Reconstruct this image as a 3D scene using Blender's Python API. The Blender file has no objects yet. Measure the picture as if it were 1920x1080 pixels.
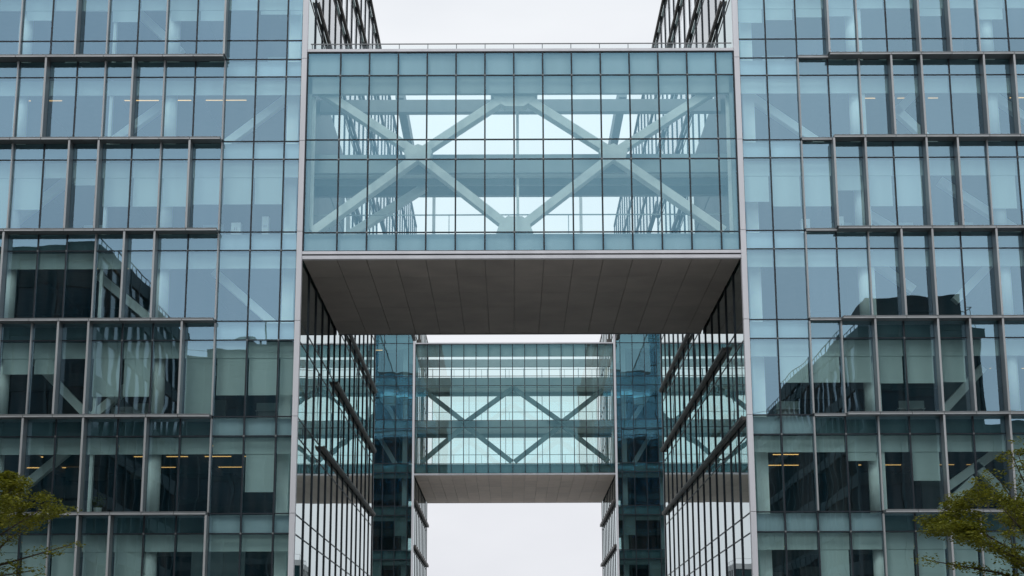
import bpy, bmesh, math, random
from mathutils import Vector, Matrix
R = math.radians
random.seed(7)
sc = bpy.context.scene
COL = sc.collection

# ------------------------------------------------------------------ camera
cam_d = bpy.data.cameras.new('camera')
cam = bpy.data.objects.new('camera', cam_d)
COL.objects.link(cam)
sc.camera = cam
PITCH, YAW, ROLL = R(13.5), R(0.054), R(0.2)
fw = Vector((math.sin(YAW)*math.cos(PITCH), math.cos(YAW)*math.cos(PITCH), math.sin(PITCH)))
r0 = Vector((math.cos(YAW), -math.sin(YAW), 0))
u0 = r0.cross(fw)
rt = r0*math.cos(ROLL) - u0*math.sin(ROLL)
up = u0*math.cos(ROLL) + r0*math.sin(ROLL)
cam.matrix_world = Matrix(((rt.x, up.x, -fw.x, 0), (rt.y, up.y, -fw.y, 0), (rt.z, up.z, -fw.z, 1.7), (0, 0, 0, 1)))
cam_d.sensor_width = 36
cam_d.lens = 3172/1920*36
cam_d.clip_start = 0.5
cam_d.clip_end = 9000

# ------------------------------------------------------------------ sky and sun
SUN_EL, SUN_AZ = 52, 205
w = bpy.data.worlds.new('World')
sc.world = w
w.use_nodes = True
nt = w.node_tree
nt.nodes.clear()
N = nt.nodes.new
wo = N('ShaderNodeOutputWorld')
bg = N('ShaderNodeBackground')
bg.inputs['Strength'].default_value = 0.1
sky = N('ShaderNodeTexSky')
sky.sky_type = 'NISHITA'
sky.sun_disc = False
sky.sun_elevation = R(SUN_EL)
sky.sun_rotation = R(SUN_AZ)
tc = N('ShaderNodeTexCoord')
mp = N('ShaderNodeMapping')
mp.inputs['Scale'].default_value = (1.0, 1.0, 2.6)
n1 = N('ShaderNodeTexNoise')
n1.inputs['Scale'].default_value = 1.7
n1.inputs['Detail'].default_value = 6
n1.inputs['Roughness'].default_value = 0.55
cr = N('ShaderNodeValToRGB')            # brightness of the cloud deck
cr.color_ramp.elements[0].position = 0.3
cr.color_ramp.elements[0].color = (7.8, 7.95, 8.5, 1)
cr.color_ramp.elements[1].position = 0.62
cr.color_ramp.elements[1].color = (9.45, 9.6, 9.95, 1)
n2 = N('ShaderNodeTexNoise')
n2.inputs['Scale'].default_value = 1.1
n2.inputs['Detail'].default_value = 4
cm = N('ShaderNodeMapRange')            # thin places where the blue comes through
cm.inputs['From Min'].default_value = 0.36
cm.inputs['From Max'].default_value = 0.5
cm.inputs['To Min'].default_value = 0.78
cm.inputs['To Max'].default_value = 1.0
mx = N('ShaderNodeMix')
mx.data_type = 'RGBA'
L = nt.links.new
L(tc.outputs['Generated'], mp.inputs['Vector'])
L(mp.outputs['Vector'], n1.inputs['Vector'])
L(mp.outputs['Vector'], n2.inputs['Vector'])
L(n1.outputs['Fac'], cr.inputs['Fac'])
L(n2.outputs['Fac'], cm.inputs['Value'])
L(cm.outputs['Result'], mx.inputs['Factor'])
L(sky.outputs['Color'], mx.inputs['A'])
L(cr.outputs['Color'], mx.inputs['B'])
sx = N('ShaderNodeSeparateXYZ')
gr = N('ShaderNodeValToRGB')            # the overcast is greyer towards the horizon, all round
gr.color_ramp.elements[0].position = 0.03
gr.color_ramp.elements[0].color = (0.895, 0.897, 0.908, 1)
gr.color_ramp.elements[1].position = 0.42
gr.color_ramp.elements[1].color = (0.985, 1.0, 1.0, 1)
gm = N('ShaderNodeMix')
gm.data_type = 'RGBA'
gm.blend_type = 'MULTIPLY'
gm.inputs['Factor'].default_value = 1.0
L(tc.outputs['Generated'], sx.inputs['Vector'])
L(sx.outputs['Z'], gr.inputs['Fac'])
L(mx.outputs['Result'], gm.inputs['A'])
L(gr.outputs['Color'], gm.inputs['B'])
L(gm.outputs['Result'], bg.inputs['Color'])
L(bg.outputs['Background'], wo.inputs['Surface'])

sun_d = bpy.data.lights.new('sun', 'SUN')
sun_d.energy = 0.9
sun_d.angle = R(18)
sun_d.color = (1.0, 0.98, 0.95)
sun = bpy.data.objects.new('sun', sun_d)
az, el = R(SUN_AZ), R(SUN_EL)
sd = Vector((math.sin(az)*math.cos(el), math.cos(az)*math.cos(el), math.sin(el)))
sun.rotation_euler = sd.to_track_quat('Z', 'Y').to_euler()
COL.objects.link(sun)

sc.view_settings.view_transform = 'Standard'
sc.view_settings.look = 'None'
sc.view_settings.exposure = 0
sc.view_settings.gamma = 1
sc.view_settings.use_curve_mapping = False
sc.render.engine = 'CYCLES'
sc.cycles.use_denoising = True
sc.cycles.max_bounces = 10
sc.cycles.diffuse_bounces = 4
sc.cycles.glossy_bounces = 6
sc.cycles.transmission_bounces = 4
sc.cycles.transparent_max_bounces = 40
sc.cycles.caustics_reflective = False
sc.cycles.sample_clamp_indirect = 6

# ------------------------------------------------------------------ materials
def mat_nodes(name):
    m = bpy.data.materials.new(name)
    m.use_nodes = True
    t = m.node_tree
    t.nodes.clear()
    return m, t, t.nodes.new, t.links.new

def solid(name, col, rough=0.6, metal=0.0, spec=0.5, var=0.12, scale=2.0, rnd=0.0, bump=0.0, streak=False):
    m, t, N, L = mat_nodes(name)
    out = N('ShaderNodeOutputMaterial')
    b = N('ShaderNodeBsdfPrincipled')
    b.inputs['Roughness'].default_value = rough
    b.inputs['Metallic'].default_value = metal
    b.inputs['Specular IOR Level'].default_value = spec
    geo = N('ShaderNodeNewGeometry')
    mp = N('ShaderNodeMapping')
    if streak:
        mp.inputs['Scale'].default_value = (1, 1, 0.12)
    no = N('ShaderNodeTexNoise')
    no.inputs['Scale'].default_value = scale
    no.inputs['Detail'].default_value = 5
    rp = N('ShaderNodeMapRange')
    rp.inputs['From Min'].default_value = 0.3
    rp.inputs['From Max'].default_value = 0.7
    rp.inputs['To Min'].default_value = 1-var
    rp.inputs['To Max'].default_value = 1+var
    oi = N('ShaderNodeObjectInfo')
    r2 = N('ShaderNodeMapRange')
    r2.inputs['To Min'].default_value = 1-rnd
    r2.inputs['To Max'].default_value = 1+rnd
    mu = N('ShaderNodeMath'); mu.operation = 'MULTIPLY'
    vm = N('ShaderNodeVectorMath'); vm.operation = 'SCALE'
    vm.inputs[0].default_value = col
    L(geo.outputs['Position'], mp.inputs['Vector'])
    L(mp.outputs['Vector'], no.inputs['Vector'])
    L(no.outputs['Fac'], rp.inputs['Value'])
    L(oi.outputs['Random'], r2.inputs['Value'])
    L(rp.outputs['Result'], mu.inputs[0])
    L(r2.outputs['Result'], mu.inputs[1])
    L(mu.outputs[0], vm.inputs['Scale'])
    L(vm.outputs['Vector'], b.inputs['Base Color'])
    if bump:
        bp = N('ShaderNodeBump')
        bp.inputs['Strength'].default_value = bump
        bp.inputs['Distance'].default_value = 0.02
        L(no.outputs['Fac'], bp.inputs['Height'])
        L(bp.outputs['Normal'], b.inputs['Normal'])
    L(b.outputs['BSDF'], out.inputs['Surface'])
    return m

def coated_glass(name, refl, trans, power=3.6, edge=(0.93, 0.95, 0.96), wob=0.0024, rough=0.0, tilt=0.004, dust=0.022):
    """thin coated pane: coloured mirror coating growing to a full mirror at grazing angles over tinted clear glass"""
    m, t, N, L = mat_nodes(name)
    out = N('ShaderNodeOutputMaterial')
    geo = N('ShaderNodeNewGeometry')
    oi = N('ShaderNodeObjectInfo')
    lw = N('ShaderNodeLayerWeight')
    lw.inputs['Blend'].default_value = 0.5
    pw = N('ShaderNodeMath'); pw.operation = 'POWER'
    pw.inputs[1].default_value = power
    # slow waviness of the pane, a different one for every pane
    sc_ = N('ShaderNodeVectorMath'); sc_.operation = 'SCALE'
    sc_.inputs[0].default_value = (37.0, 91.0, 53.0)
    ad = N('ShaderNodeVectorMath'); ad.operation = 'ADD'
    no = N('ShaderNodeTexNoise')
    no.inputs['Scale'].default_value = 0.55
    no.inputs['Detail'].default_value = 1.0
    bp = N('ShaderNodeBump')
    bp.inputs['Strength'].default_value = 1.0
    bp.inputs['Distance'].default_value = wob
    L(oi.outputs['Random'], sc_.inputs['Scale'])
    L(geo.outputs['Position'], ad.inputs[0])
    L(sc_.outputs['Vector'], ad.inputs[1])
    L(ad.outputs['Vector'], no.inputs['Vector'])
    L(no.outputs['Fac'], bp.inputs['Height'])
    wn = N('ShaderNodeTexWhiteNoise'); wn.noise_dimensions = '1D'
    hf = N('ShaderNodeVectorMath'); hf.operation = 'SUBTRACT'; hf.inputs[1].default_value = (0.5, 0.5, 0.5)
    ts = N('ShaderNodeVectorMath'); ts.operation = 'SCALE'; ts.inputs['Scale'].default_value = tilt
    na = N('ShaderNodeVectorMath'); na.operation = 'ADD'
    L(oi.outputs['Random'], wn.inputs['W'])
    L(wn.outputs['Color'], hf.inputs[0])
    L(hf.outputs['Vector'], ts.inputs[0])
    L(geo.outputs['Normal'], na.inputs[0])
    L(ts.outputs['Vector'], na.inputs[1])
    L(na.outputs['Vector'], bp.inputs['Normal'])
    tone = N('ShaderNodeMapRange'); tone.inputs['To Min'].default_value = 0.91; tone.inputs['To Max'].default_value = 1.07
    L(oi.outputs['Random'], tone.inputs['Value'])
    rv = N('ShaderNodeVectorMath'); rv.operation = 'SCALE'; rv.inputs[0].default_value = refl
    L(tone.outputs['Result'], rv.inputs['Scale'])
    rc = N('ShaderNodeMix'); rc.data_type = 'RGBA'
    L(rv.outputs['Vector'], rc.inputs['A'])
    rc.inputs['B'].default_value = (*edge, 1)
    tcn = N('ShaderNodeMix'); tcn.data_type = 'RGBA'
    tcn.inputs['A'].default_value = (*trans, 1)
    tcn.inputs['B'].default_value = (0.0, 0.0, 0.0, 1)
    L(lw.outputs['Facing'], pw.inputs[0])
    L(pw.outputs[0], rc.inputs['Factor'])
    L(pw.outputs[0], tcn.inputs['Factor'])
    gl = N('ShaderNodeBsdfGlossy')
    gl.inputs['Roughness'].default_value = rough
    tr = N('ShaderNodeBsdfTransparent')
    L(rc.outputs['Result'], gl.inputs['Color'])
    L(bp.outputs['Normal'], gl.inputs['Normal'])
    L(tcn.outputs['Result'], tr.inputs['Color'])
    # thin film of dust with rain streaks
    dm = N('ShaderNodeMapping'); dm.inputs['Scale'].default_value = (2.6, 2.6, 0.22)
    dn = N('ShaderNodeTexNoise'); dn.inputs['Scale'].default_value = 1.0; dn.inputs['Detail'].default_value = 5
    dr = N('ShaderNodeMapRange'); dr.inputs['From Min'].default_value = 0.42; dr.inputs['From Max'].default_value = 0.8
    dr.inputs['To Min'].default_value = 0.0; dr.inputs['To Max'].default_value = dust
    dv = N('ShaderNodeVectorMath'); dv.operation = 'SCALE'; dv.inputs[0].default_value = (0.8, 0.82, 0.82)
    df = N('ShaderNodeBsdfDiffuse')
    L(ad.outputs['Vector'], dm.inputs['Vector']); L(dm.outputs['Vector'], dn.inputs['Vector'])
    L(dn.outputs['Fac'], dr.inputs['Value']); L(dr.outputs['Result'], dv.inputs['Scale']); L(dv.outputs['Vector'], df.inputs['Color'])
    a0 = N('ShaderNodeAddShader')
    L(gl.outputs['BSDF'], a0.inputs[0]); L(df.outputs['BSDF'], a0.inputs[1])
    a2 = N('ShaderNodeAddShader')
    L(a0.outputs['Shader'], a2.inputs[0])
    L(tr.outputs['BSDF'], a2.inputs[1])
    clear = N('ShaderNodeBsdfTransparent')
    ms = N('ShaderNodeMixShader')
    L(geo.outputs['Backfacing'], ms.inputs['Fac'])
    L(a2.outputs['Shader'], ms.inputs[1])
    L(clear.outputs['BSDF'], ms.inputs[2])
    L(ms.outputs['Shader'], out.inputs['Surface'])
    return m

def lamp_mat(name, col, strength):
    m, t, N, L = mat_nodes(name)
    out = N('ShaderNodeOutputMaterial')
    e = N('ShaderNodeEmission')
    e.inputs['Color'].default_value = (*col, 1)
    e.inputs['Strength'].default_value = strength
    oi = N('ShaderNodeObjectInfo')
    mr = N('ShaderNodeMapRange')
    mr.inputs['To Min'].default_value = strength*0.45
    mr.inputs['To Max'].default_value = strength*1.35
    L(oi.outputs['Random'], mr.inputs['Value'])
    L(mr.outputs['Result'], e.inputs['Strength'])
    L(e.outputs['Emission'], out.inputs['Surface'])
    return m

M = {}
M['glass'] = coated_glass('coated_glass', (0.212, 0.332, 0.412), (0.69, 0.82, 0.815), wob=0.0036, tilt=0.0075)
M['farglass'] = coated_glass('far_coated_glass', (0.12, 0.235, 0.275), (0.50, 0.64, 0.64))
M['bglass'] = coated_glass('bridge_glass', (0.108, 0.214, 0.275), (0.735, 0.805, 0.78))
M['fglass'] = coated_glass('far_bridge_glass', (0.05, 0.115, 0.135), (0.74, 0.85, 0.835))
M['sglass'] = coated_glass('side_glass', (0.13, 0.22, 0.235), (0.34, 0.50, 0.49), power=2.6, edge=(0.86, 0.92, 0.92), wob=0.0009, tilt=0.003, dust=0.03)
M['clear'] = coated_glass('clear_glass', (0.06, 0.07, 0.075), (0.86, 0.89, 0.89))
M['mull'] = solid('dark_anodised', (0.028, 0.036, 0.046), 0.4, 0.3, var=0.2)
M['metal'] = solid('grey_aluminium', (0.19, 0.205, 0.212), 0.42, 0.25, var=0.12, scale=1.2, rnd=0.06, streak=True)
M['nose'] = solid('highlight_aluminium_nosing', (0.44, 0.455, 0.46), 0.38, 0.3, var=0.15, scale=1.3, rnd=0.06, streak=True)  # paler than the frame metal: the front-edge highlight is put into the colour
M['pale'] = solid('pale_aluminium', (0.72, 0.725, 0.76), 0.45, 0.15, var=0.08, scale=1.0, rnd=0.04, streak=True)
M['side_metal'] = solid('bronze_aluminium', (0.10, 0.093, 0.085), 0.5, 0.4, var=0.3, scale=3)
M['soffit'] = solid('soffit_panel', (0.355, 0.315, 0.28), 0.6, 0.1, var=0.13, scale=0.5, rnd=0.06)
M['soffit_far'] = solid('warm_lit_soffit_panel', (0.82, 0.69, 0.60), 0.6, 0.1, var=0.06, scale=0.6, rnd=0.07)  # paler than the near soffit: light off the ground is put into the colour
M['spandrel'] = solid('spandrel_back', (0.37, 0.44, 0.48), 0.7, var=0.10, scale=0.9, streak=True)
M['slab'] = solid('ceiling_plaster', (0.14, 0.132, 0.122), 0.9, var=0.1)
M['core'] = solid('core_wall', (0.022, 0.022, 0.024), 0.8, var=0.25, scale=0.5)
M['column'] = solid('painted_column', (0.80, 0.83, 0.80), 0.55, var=0.06)
M['shaded_steel'] = solid('shaded_painted_steel', (0.15, 0.19, 0.19), 0.5, var=0.06)  # dark tone puts the backlit shade of the far braces into the colour
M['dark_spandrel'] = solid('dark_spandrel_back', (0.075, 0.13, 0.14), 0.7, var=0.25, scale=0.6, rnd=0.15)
M['steel'] = solid('painted_steel', (0.33, 0.375, 0.38), 0.5, var=0.05)
M['blind'] = solid('roller_blind', (0.46, 0.52, 0.505), 0.9, var=0.05, scale=1.5, rnd=0.07, streak=True)
M['lamp'] = lamp_mat('warm_lamp', (1.0, 0.55, 0.18), 1.1)
M['terrace'] = solid('dark_cladding', (0.05, 0.062, 0.068), 0.5, var=0.2, rnd=0.12)
M['deck'] = solid('pale_deck_paving', (0.5, 0.5, 0.49), 0.8, var=0.1)
M['white'] = solid('white_laminate', (0.7, 0.7, 0.68), 0.5, var=0.04)
M['roof'] = solid('roof_membrane', (0.3, 0.3, 0.3), 0.9)
M['opp_glass'] = solid('dark_facade_glass', (0.008, 0.03, 0.036), 0.12, 0.0, spec=0.32, var=0.5, scale=0.15)
M['opp_frame'] = solid('facade_frame', (0.03, 0.056, 0.06), 0.6, var=0.2)
M['opp_wall'] = solid('facade_wall', (0.022, 0.044, 0.046), 0.8, var=0.3, scale=0.3)
M['far_wall'] = solid('pale_render', (0.35, 0.36, 0.37), 0.8, var=0.2, scale=0.2)
M['bark'] = solid('bark', (0.045, 0.035, 0.027), 0.9, var=0.35, scale=14, bump=0.6)

def ground_mat():
    m, t, N, L = mat_nodes('stone_paving')
    out = N('ShaderNodeOutputMaterial')
    b = N('ShaderNodeBsdfPrincipled')
    b.inputs['Roughness'].default_value = 0.8
    geo = N('ShaderNodeNewGeometry')
    br = N('ShaderNodeTexBrick')
    br.inputs['Scale'].default_value = 1.0
    br.inputs['Color1'].default_value = (0.44, 0.44, 0.435, 1)
    br.inputs['Color2'].default_value = (0.52, 0.518, 0.51, 1)
    br.inputs['Mortar'].default_value = (0.26, 0.25, 0.24, 1)
    br.inputs['Brick Width'].default_value = 1.2
    br.inputs['Row Height'].default_value = 0.6
    br.inputs['Mortar Size'].default_value = 0.012
    no = N('ShaderNodeTexNoise')
    no.inputs['Scale'].default_value = 0.15
    no.inputs['Detail'].default_value = 6
    mxx = N('ShaderNodeMix'); mxx.data_type = 'RGBA'; mxx.blend_type = 'MULTIPLY'
    mxx.inputs['Factor'].default_value = 0.5
    L(geo.outputs['Position'], br.inputs['Vector'])
    L(geo.outputs['Position'], no.inputs['Vector'])
    L(br.outputs['Color'], mxx.inputs['A'])
    L(no.outputs['Color'], mxx.inputs['B'])
    L(mxx.outputs['Result'], b.inputs['Base Color'])
    L(b.outputs['BSDF'], out.inputs['Surface'])
    return m
M['ground'] = ground_mat()

def leaf_mat():
    m, t, N, L = mat_nodes('leaf')
    out = N('ShaderNodeOutputMaterial')
    geo = N('ShaderNodeNewGeometry')
    no = N('ShaderNodeTexNoise')
    no.inputs['Scale'].default_value = 1.6
    no.inputs['Detail'].default_value = 3
    at = N('ShaderNodeAttribute'); at.attribute_name = 'tone'
    cr = N('ShaderNodeValToRGB')
    cr.color_ramp.elements[0].color = (0.055, 0.075, 0.008, 1)
    cr.color_ramp.elements[1].color = (0.30, 0.285, 0.024, 1)
    e = cr.color_ramp.elements.new(0.5); e.color = (0.145, 0.16, 0.014, 1)
    av = N('ShaderNodeMath'); av.operation = 'MULTIPLY_ADD'
    av.inputs[1].default_value = 0.45
    d = N('ShaderNodeBsdfDiffuse')
    tl = N('ShaderNodeBsdfTranslucent')
    g = N('ShaderNodeBsdfGlossy'); g.inputs['Roughness'].default_value = 0.45
    g.inputs['Color'].default_value = (0.5, 0.5, 0.5, 1)
    m1 = N('ShaderNodeMixShader'); m1.inputs['Fac'].default_value = 0.4
    m2 = N('ShaderNodeMixShader'); m2.inputs['Fac'].default_value = 0.05
    mh = N('ShaderNodeMath'); mh.operation = 'MULTIPLY'; mh.inputs[1].default_value = 0.55
    L(geo.outputs['Position'], no.inputs['Vector'])
    L(no.outputs['Fac'], av.inputs[0])
    L(at.outputs['Fac'], mh.inputs[0])
    L(mh.outputs[0], av.inputs[2])
    L(av.outputs[0], cr.inputs['Fac'])
    L(cr.outputs['Color'], d.inputs['Color'])
    L(cr.outputs['Color'], tl.inputs['Color'])
    L(d.outputs['BSDF'], m1.inputs[1]); L(tl.outputs['BSDF'], m1.inputs[2])
    L(m1.outputs['Shader'], m2.inputs[1]); L(g.outputs['BSDF'], m2.inputs[2])
    L(m2.outputs['Shader'], out.inputs['Surface'])
    return m
M['leaf'] = leaf_mat()

# ------------------------------------------------------------------ helpers
CACHE = {}
BOXF = [(0, 3, 2, 1), (4, 5, 6, 7), (0, 1, 5, 4), (1, 2, 6, 5), (2, 3, 7, 6), (3, 0, 4, 7)]

def link(name, me, mat, parent, loc=(0, 0, 0), label=None, kind=None):
    if mat is not None and not me.materials:
        me.materials.append(mat)
    o = bpy.data.objects.new(name, me)
    COL.objects.link(o)
    if parent is not None:
        o.parent = parent
        o.location = Vector(loc) - world_loc(parent)
    else:
        o.location = loc
    if label: o['label'] = label
    if kind: o['kind'] = kind
    return o

def world_loc(o):
    v = Vector(o.location)
    while o.parent is not None:
        o = o.parent
        v += Vector(o.location)
    return v

def bx(name, mat, parent, x0, x1, y0, y1, z0, z1, label=None, kind=None):
    """one box; alike boxes share their mesh"""
    x0, x1 = min(x0, x1), max(x0, x1)
    dx, dy, dz = round(x1-x0, 3), round(y1-y0, 3), round(z1-z0, 3)
    key = (mat.name, dx, dy, dz)
    me = CACHE.get(key)
    if me is None:
        a, b, c = dx/2, dy/2, dz/2
        v = [(-a, -b, -c), (a, -b, -c), (a, b, -c), (-a, b, -c), (-a, -b, c), (a, -b, c), (a, b, c), (-a, b, c)]
        me = bpy.data.meshes.new(name)
        me.from_pydata(v, [], BOXF)
        me.update()
        CACHE[key] = me
    return link(name, me, mat, parent, ((x0+x1)/2, (y0+y1)/2, (z0+z1)/2), label, kind)

class MB:
    def __init__(s): s.v, s.f = [], []
    def box(s, x0, x1, y0, y1, z0, z1):
        x0, x1 = min(x0, x1), max(x0, x1)
        k = len(s.v)
        s.v += [(x0, y0, z0), (x1, y0, z0), (x1, y1, z0), (x0, y1, z0), (x0, y0, z1), (x1, y0, z1), (x1, y1, z1), (x0, y1, z1)]
        s.f += [tuple(i+k for i in q) for q in BOXF]
    def prism(s, pts, y0, y1):
        """outline (x, z), anticlockwise seen from the front (-y), pushed from y0 to y1"""
        k, n = len(s.v), len(pts)
        s.v += [(x, y0, z) for x, z in pts] + [(x, y1, z) for x, z in pts]
        s.f.append(tuple(range(k, k+n)))
        s.f.append(tuple(range(k+2*n-1, k+n-1, -1)))
        for i in range(n):
            j = (i+1) % n
            s.f.append((k+i, k+n+i, k+n+j, k+j))
    def tube(s, p, q, r0, r1, n=10):
        p, q = Vector(p), Vector(q)
        d = (q-p).normalized()
        a = d.orthogonal().normalized(); b = d.cross(a)
        k = len(s.v)
        for c, r in ((p, r0), (q, r1)):
            for i in range(n):
                t = 2*math.pi*i/n
                s.v.append(tuple(c + a*(r*math.cos(t)) + b*(r*math.sin(t))))
        for i in range(n):
            j = (i+1) % n
            s.f.append((k+i, k+j, k+n+j, k+n+i))
        s.f.append(tuple(range(k+n-1, k-1, -1)))
        s.f.append(tuple(range(k+n, k+2*n)))
    def mesh(s, name, o=(0, 0, 0)):
        me = bpy.data.meshes.new(name)
        me.from_pydata([(a-o[0], b-o[1], c-o[2]) for a, b, c in s.v], [], s.f)
        me.update()
        return me
    def build(s, name, mat, parent, label=None, kind=None, smooth=False):
        o = world_loc(parent) if parent is not None else Vector((0, 0, 0))
        me = s.mesh(name, o)
        if smooth:
            me.polygons.foreach_set('use_smooth', [True]*len(me.polygons))
        return link(name, me, mat, parent, o, label, kind)

def highlight_nosing(o, a, b):
    """the pressed nosing (faces a to b) is paler, its edge highlight put into the colour"""
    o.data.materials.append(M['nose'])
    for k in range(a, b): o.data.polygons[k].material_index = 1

def thing(name, label, cat, loc=(0, 0, 0), group=None):
    o = bpy.data.objects.new(name, None)
    o.empty_display_size = 0.5
    COL.objects.link(o)
    o.location = loc
    o['label'] = label
    o['category'] = cat
    if group: o['group'] = group
    return o

def diagonal(name, mat, parent, p, q, h, y0, y1):
    """a box-section brace between (x, z) p and q, h high across its length"""
    p, q = Vector(p), Vector(q)
    d = (q-p).normalized()
    n = Vector((-d.y, d.x))*(h/2)
    if d.x < 0: n = -n; p, q = q, p
    m = MB()
    m.prism([tuple(p-n), tuple(q-n), tuple(q+n), tuple(p+n)], y0, y1)
    return m.build(name, mat, parent)

# ------------------------------------------------------------------ ground
g = MB()
g.v = [(-3000, -3000, 0), (3000, -3000, 0), (3000, 3000, 0), (-3000, 3000, 0)]
g.f = [(0, 1, 2, 3)]
go = g.build('ground', M['ground'], None)
go['kind'] = 'structure'
go['label'] = 'pale stone paved plaza under the blocks'

# ------------------------------------------------------------------ the two near office blocks
YF = 83.2                                       # front glass
YT = 98.0                                       # behind this line a roof terrace lies beside the passage
YB = 130.0                                      # rear end of the near blocks
FL = [0.0, 5.6, 10.35, 15.15, 20.0, 24.65, 29.5, 34.0, 38.75, 43.5, 48.2, 53.0]
GRID = {-1: [-11.65, -13.23, -14.83, -16.40, -17.97, -19.50, -21.05, -22.56, -24.02, -25.6, -27.15, -28.7],
        1: [13.41, 15.02, 16.60, 18.20, 19.77, 21.33, 22.93, 24.57, 26.15, 27.75, 29.35, 30.95]}
EDGE = {-1: -10.58, 1: 11.72}
# what stands on each mullion line per floor (1 = lowest in the picture): D deep fin, C slim cap
FINS = {-1: {7: {2: 'D', 4: 'C', 6: 'C', 7: 'D', 9: 'C', 10: 'D'},
             6: {2: 'C', 4: 'C', 5: 'D', 6: 'C', 8: 'D', 9: 'C', 11: 'D'},
             5: {2: 'C', 3: 'D', 4: 'C', 6: 'D', 7: 'D', 9: 'C', 10: 'D'},
             4: {2: 'C', 4: 'D', 5: 'D', 6: 'C', 9: 'D', 11: 'C'},
             3: {2: 'C', 3: 'D', 6: 'D', 7: 'D', 8: 'C', 9: 'C', 10: 'D'},
             2: {2: 'C', 4: 'D', 6: 'D', 8: 'D', 9: 'C', 11: 'D'},
             1: {2: 'D', 5: 'D', 6: 'D', 7: 'C', 9: 'D', 10: 'C'}},
        1: {7: {2: 'D', 3: 'C', 5: 'D', 6: 'D', 7: 'C', 9: 'D'},
            6: {1: 'C', 3: 'C', 4: 'D', 5: 'D', 7: 'D', 8: 'D', 10: 'D'},
            5: {1: 'C', 2: 'D', 3: 'D', 5: 'D', 6: 'D', 7: 'C', 9: 'D'},
            4: {1: 'C', 3: 'C', 4: 'D', 5: 'D', 7: 'D', 8: 'D', 10: 'D'},
            3: {1: 'C', 2: 'C', 3: 'D', 5: 'D', 6: 'D', 7: 'D', 9: 'D'},
            2: {1: 'C', 3: 'C', 5: 'D', 7: 'D', 8: 'C', 10: 'D'},
            1: {3: 'C', 5: 'D', 6: 'C', 8: 'D', 9: 'C'}}}
# first mullion line of the deep frames under each floor line
LEDGE0 = {-1: {8: 2, 7: 2, 6: 2, 5: 2, 4: 2, 3: 2, 2: 2}, 1: {8: 1, 7: 1, 6: 1, 5: 1, 4: 1, 3: 1, 2: 3}}
# lowered roller blinds: floor -> bay -> bottom height (other bays only show the rolled-up band)
BLIND = {-1: {7: {0: 36.7, 1: 36.7, 2: 36.95, 3: 36.35, 4: 36.35, 5: 36.95, 6: 36.3, 7: 36.9, 8: 37.0, 9: 36.4},
              5: {1: 26.25, 2: 26.25, 3: 26.25, 4: 26.15, 5: 26.15, 6: 26.15, 7: 27.3, 9: 26.0, 10: 25.0},
              3: {0: 16.3, 1: 16.3, 2: 16.3, 3: 15.3, 5: 16.25, 6: 16.25, 8: 17.4, 9: 17.4},
              2: {1: 11.45},
              1: {3: 8.7, 5: 5.7, 6: 5.7, 7: 5.7, 8: 5.7, 9: 5.7}},
         1: {7: {0: 36.15, 1: 36.3, 2: 36.45, 3: 36.5, 4: 37.0, 5: 37.1, 6: 36.5, 7: 37.0, 8: 36.3},
             5: {0: 26.3, 1: 26.05, 2: 26.05, 3: 26.9, 4: 26.05, 5: 26.05, 8: 25.9, 9: 25.9},
             3: {1: 16.85, 2: 16.85, 3: 16.85, 4: 16.8, 5: 16.8, 6: 16.85, 9: 16.5},
             2: {3: 12.9, 5: 11.9},
             1: {2: 7.2, 4: 5.7, 5: 5.7, 6: 5.7, 7: 5.7, 8: 5.7}}}
BRACE = {-1: [((-15.1, 30.0), (-11.7, 32.75)), ((-21.3, 30.0), (-18.0, 32.6)), ((-26.9, 25.0), (-22.7, 28.6)),
              ((-15.4, 23.1), (-12.0, 20.1)), ((-21.4, 22.9), (-18.0, 20.1)), ((-24.9, 18.9), (-21.35, 15.35)),
              ((-21.3, 15.5), (-18.0, 18.5)), ((-25.1, 11.5), (-22.3, 13.9)), ((-20.4, 37.9), (-17.6, 35.2)),
              ((-18.0, 20.2), (-15.0, 17.8))],
         1: [((12.5, 32.85), (16.5, 29.9)), ((20.45, 31.6), (22.0, 33.2)), ((20.45, 31.95), (23.0, 29.3)),
             ((25.0, 33.2), (28.0, 30.9)), ((18.3, 26.35), (20.8, 24.8)), ((22.6, 27.9), (27.0, 24.8)),
             ((18.2, 24.0), (20.9, 22.0)), ((23.0, 21.4), (25.6, 24.0)), ((21.3, 14.9), (24.2, 17.9)),
             ((22.0, 11.78), (25.4, 14.1)), ((23.45, 12.9), (25.4, 10.9)), ((21.6, 10.6), (23.4, 12.2))]}
COLS = {-1: [(-11.42, 'square'), (-17.85, 'round'), (-20.86, 'flat'), (-25.7, 'round'), (-32.0, 'round')],
        1: [(12.58, 'square'), (18.2, 'round'), (18.5, 'flat'), (25.3, 'round'), (32.0, 'round')]}

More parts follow.
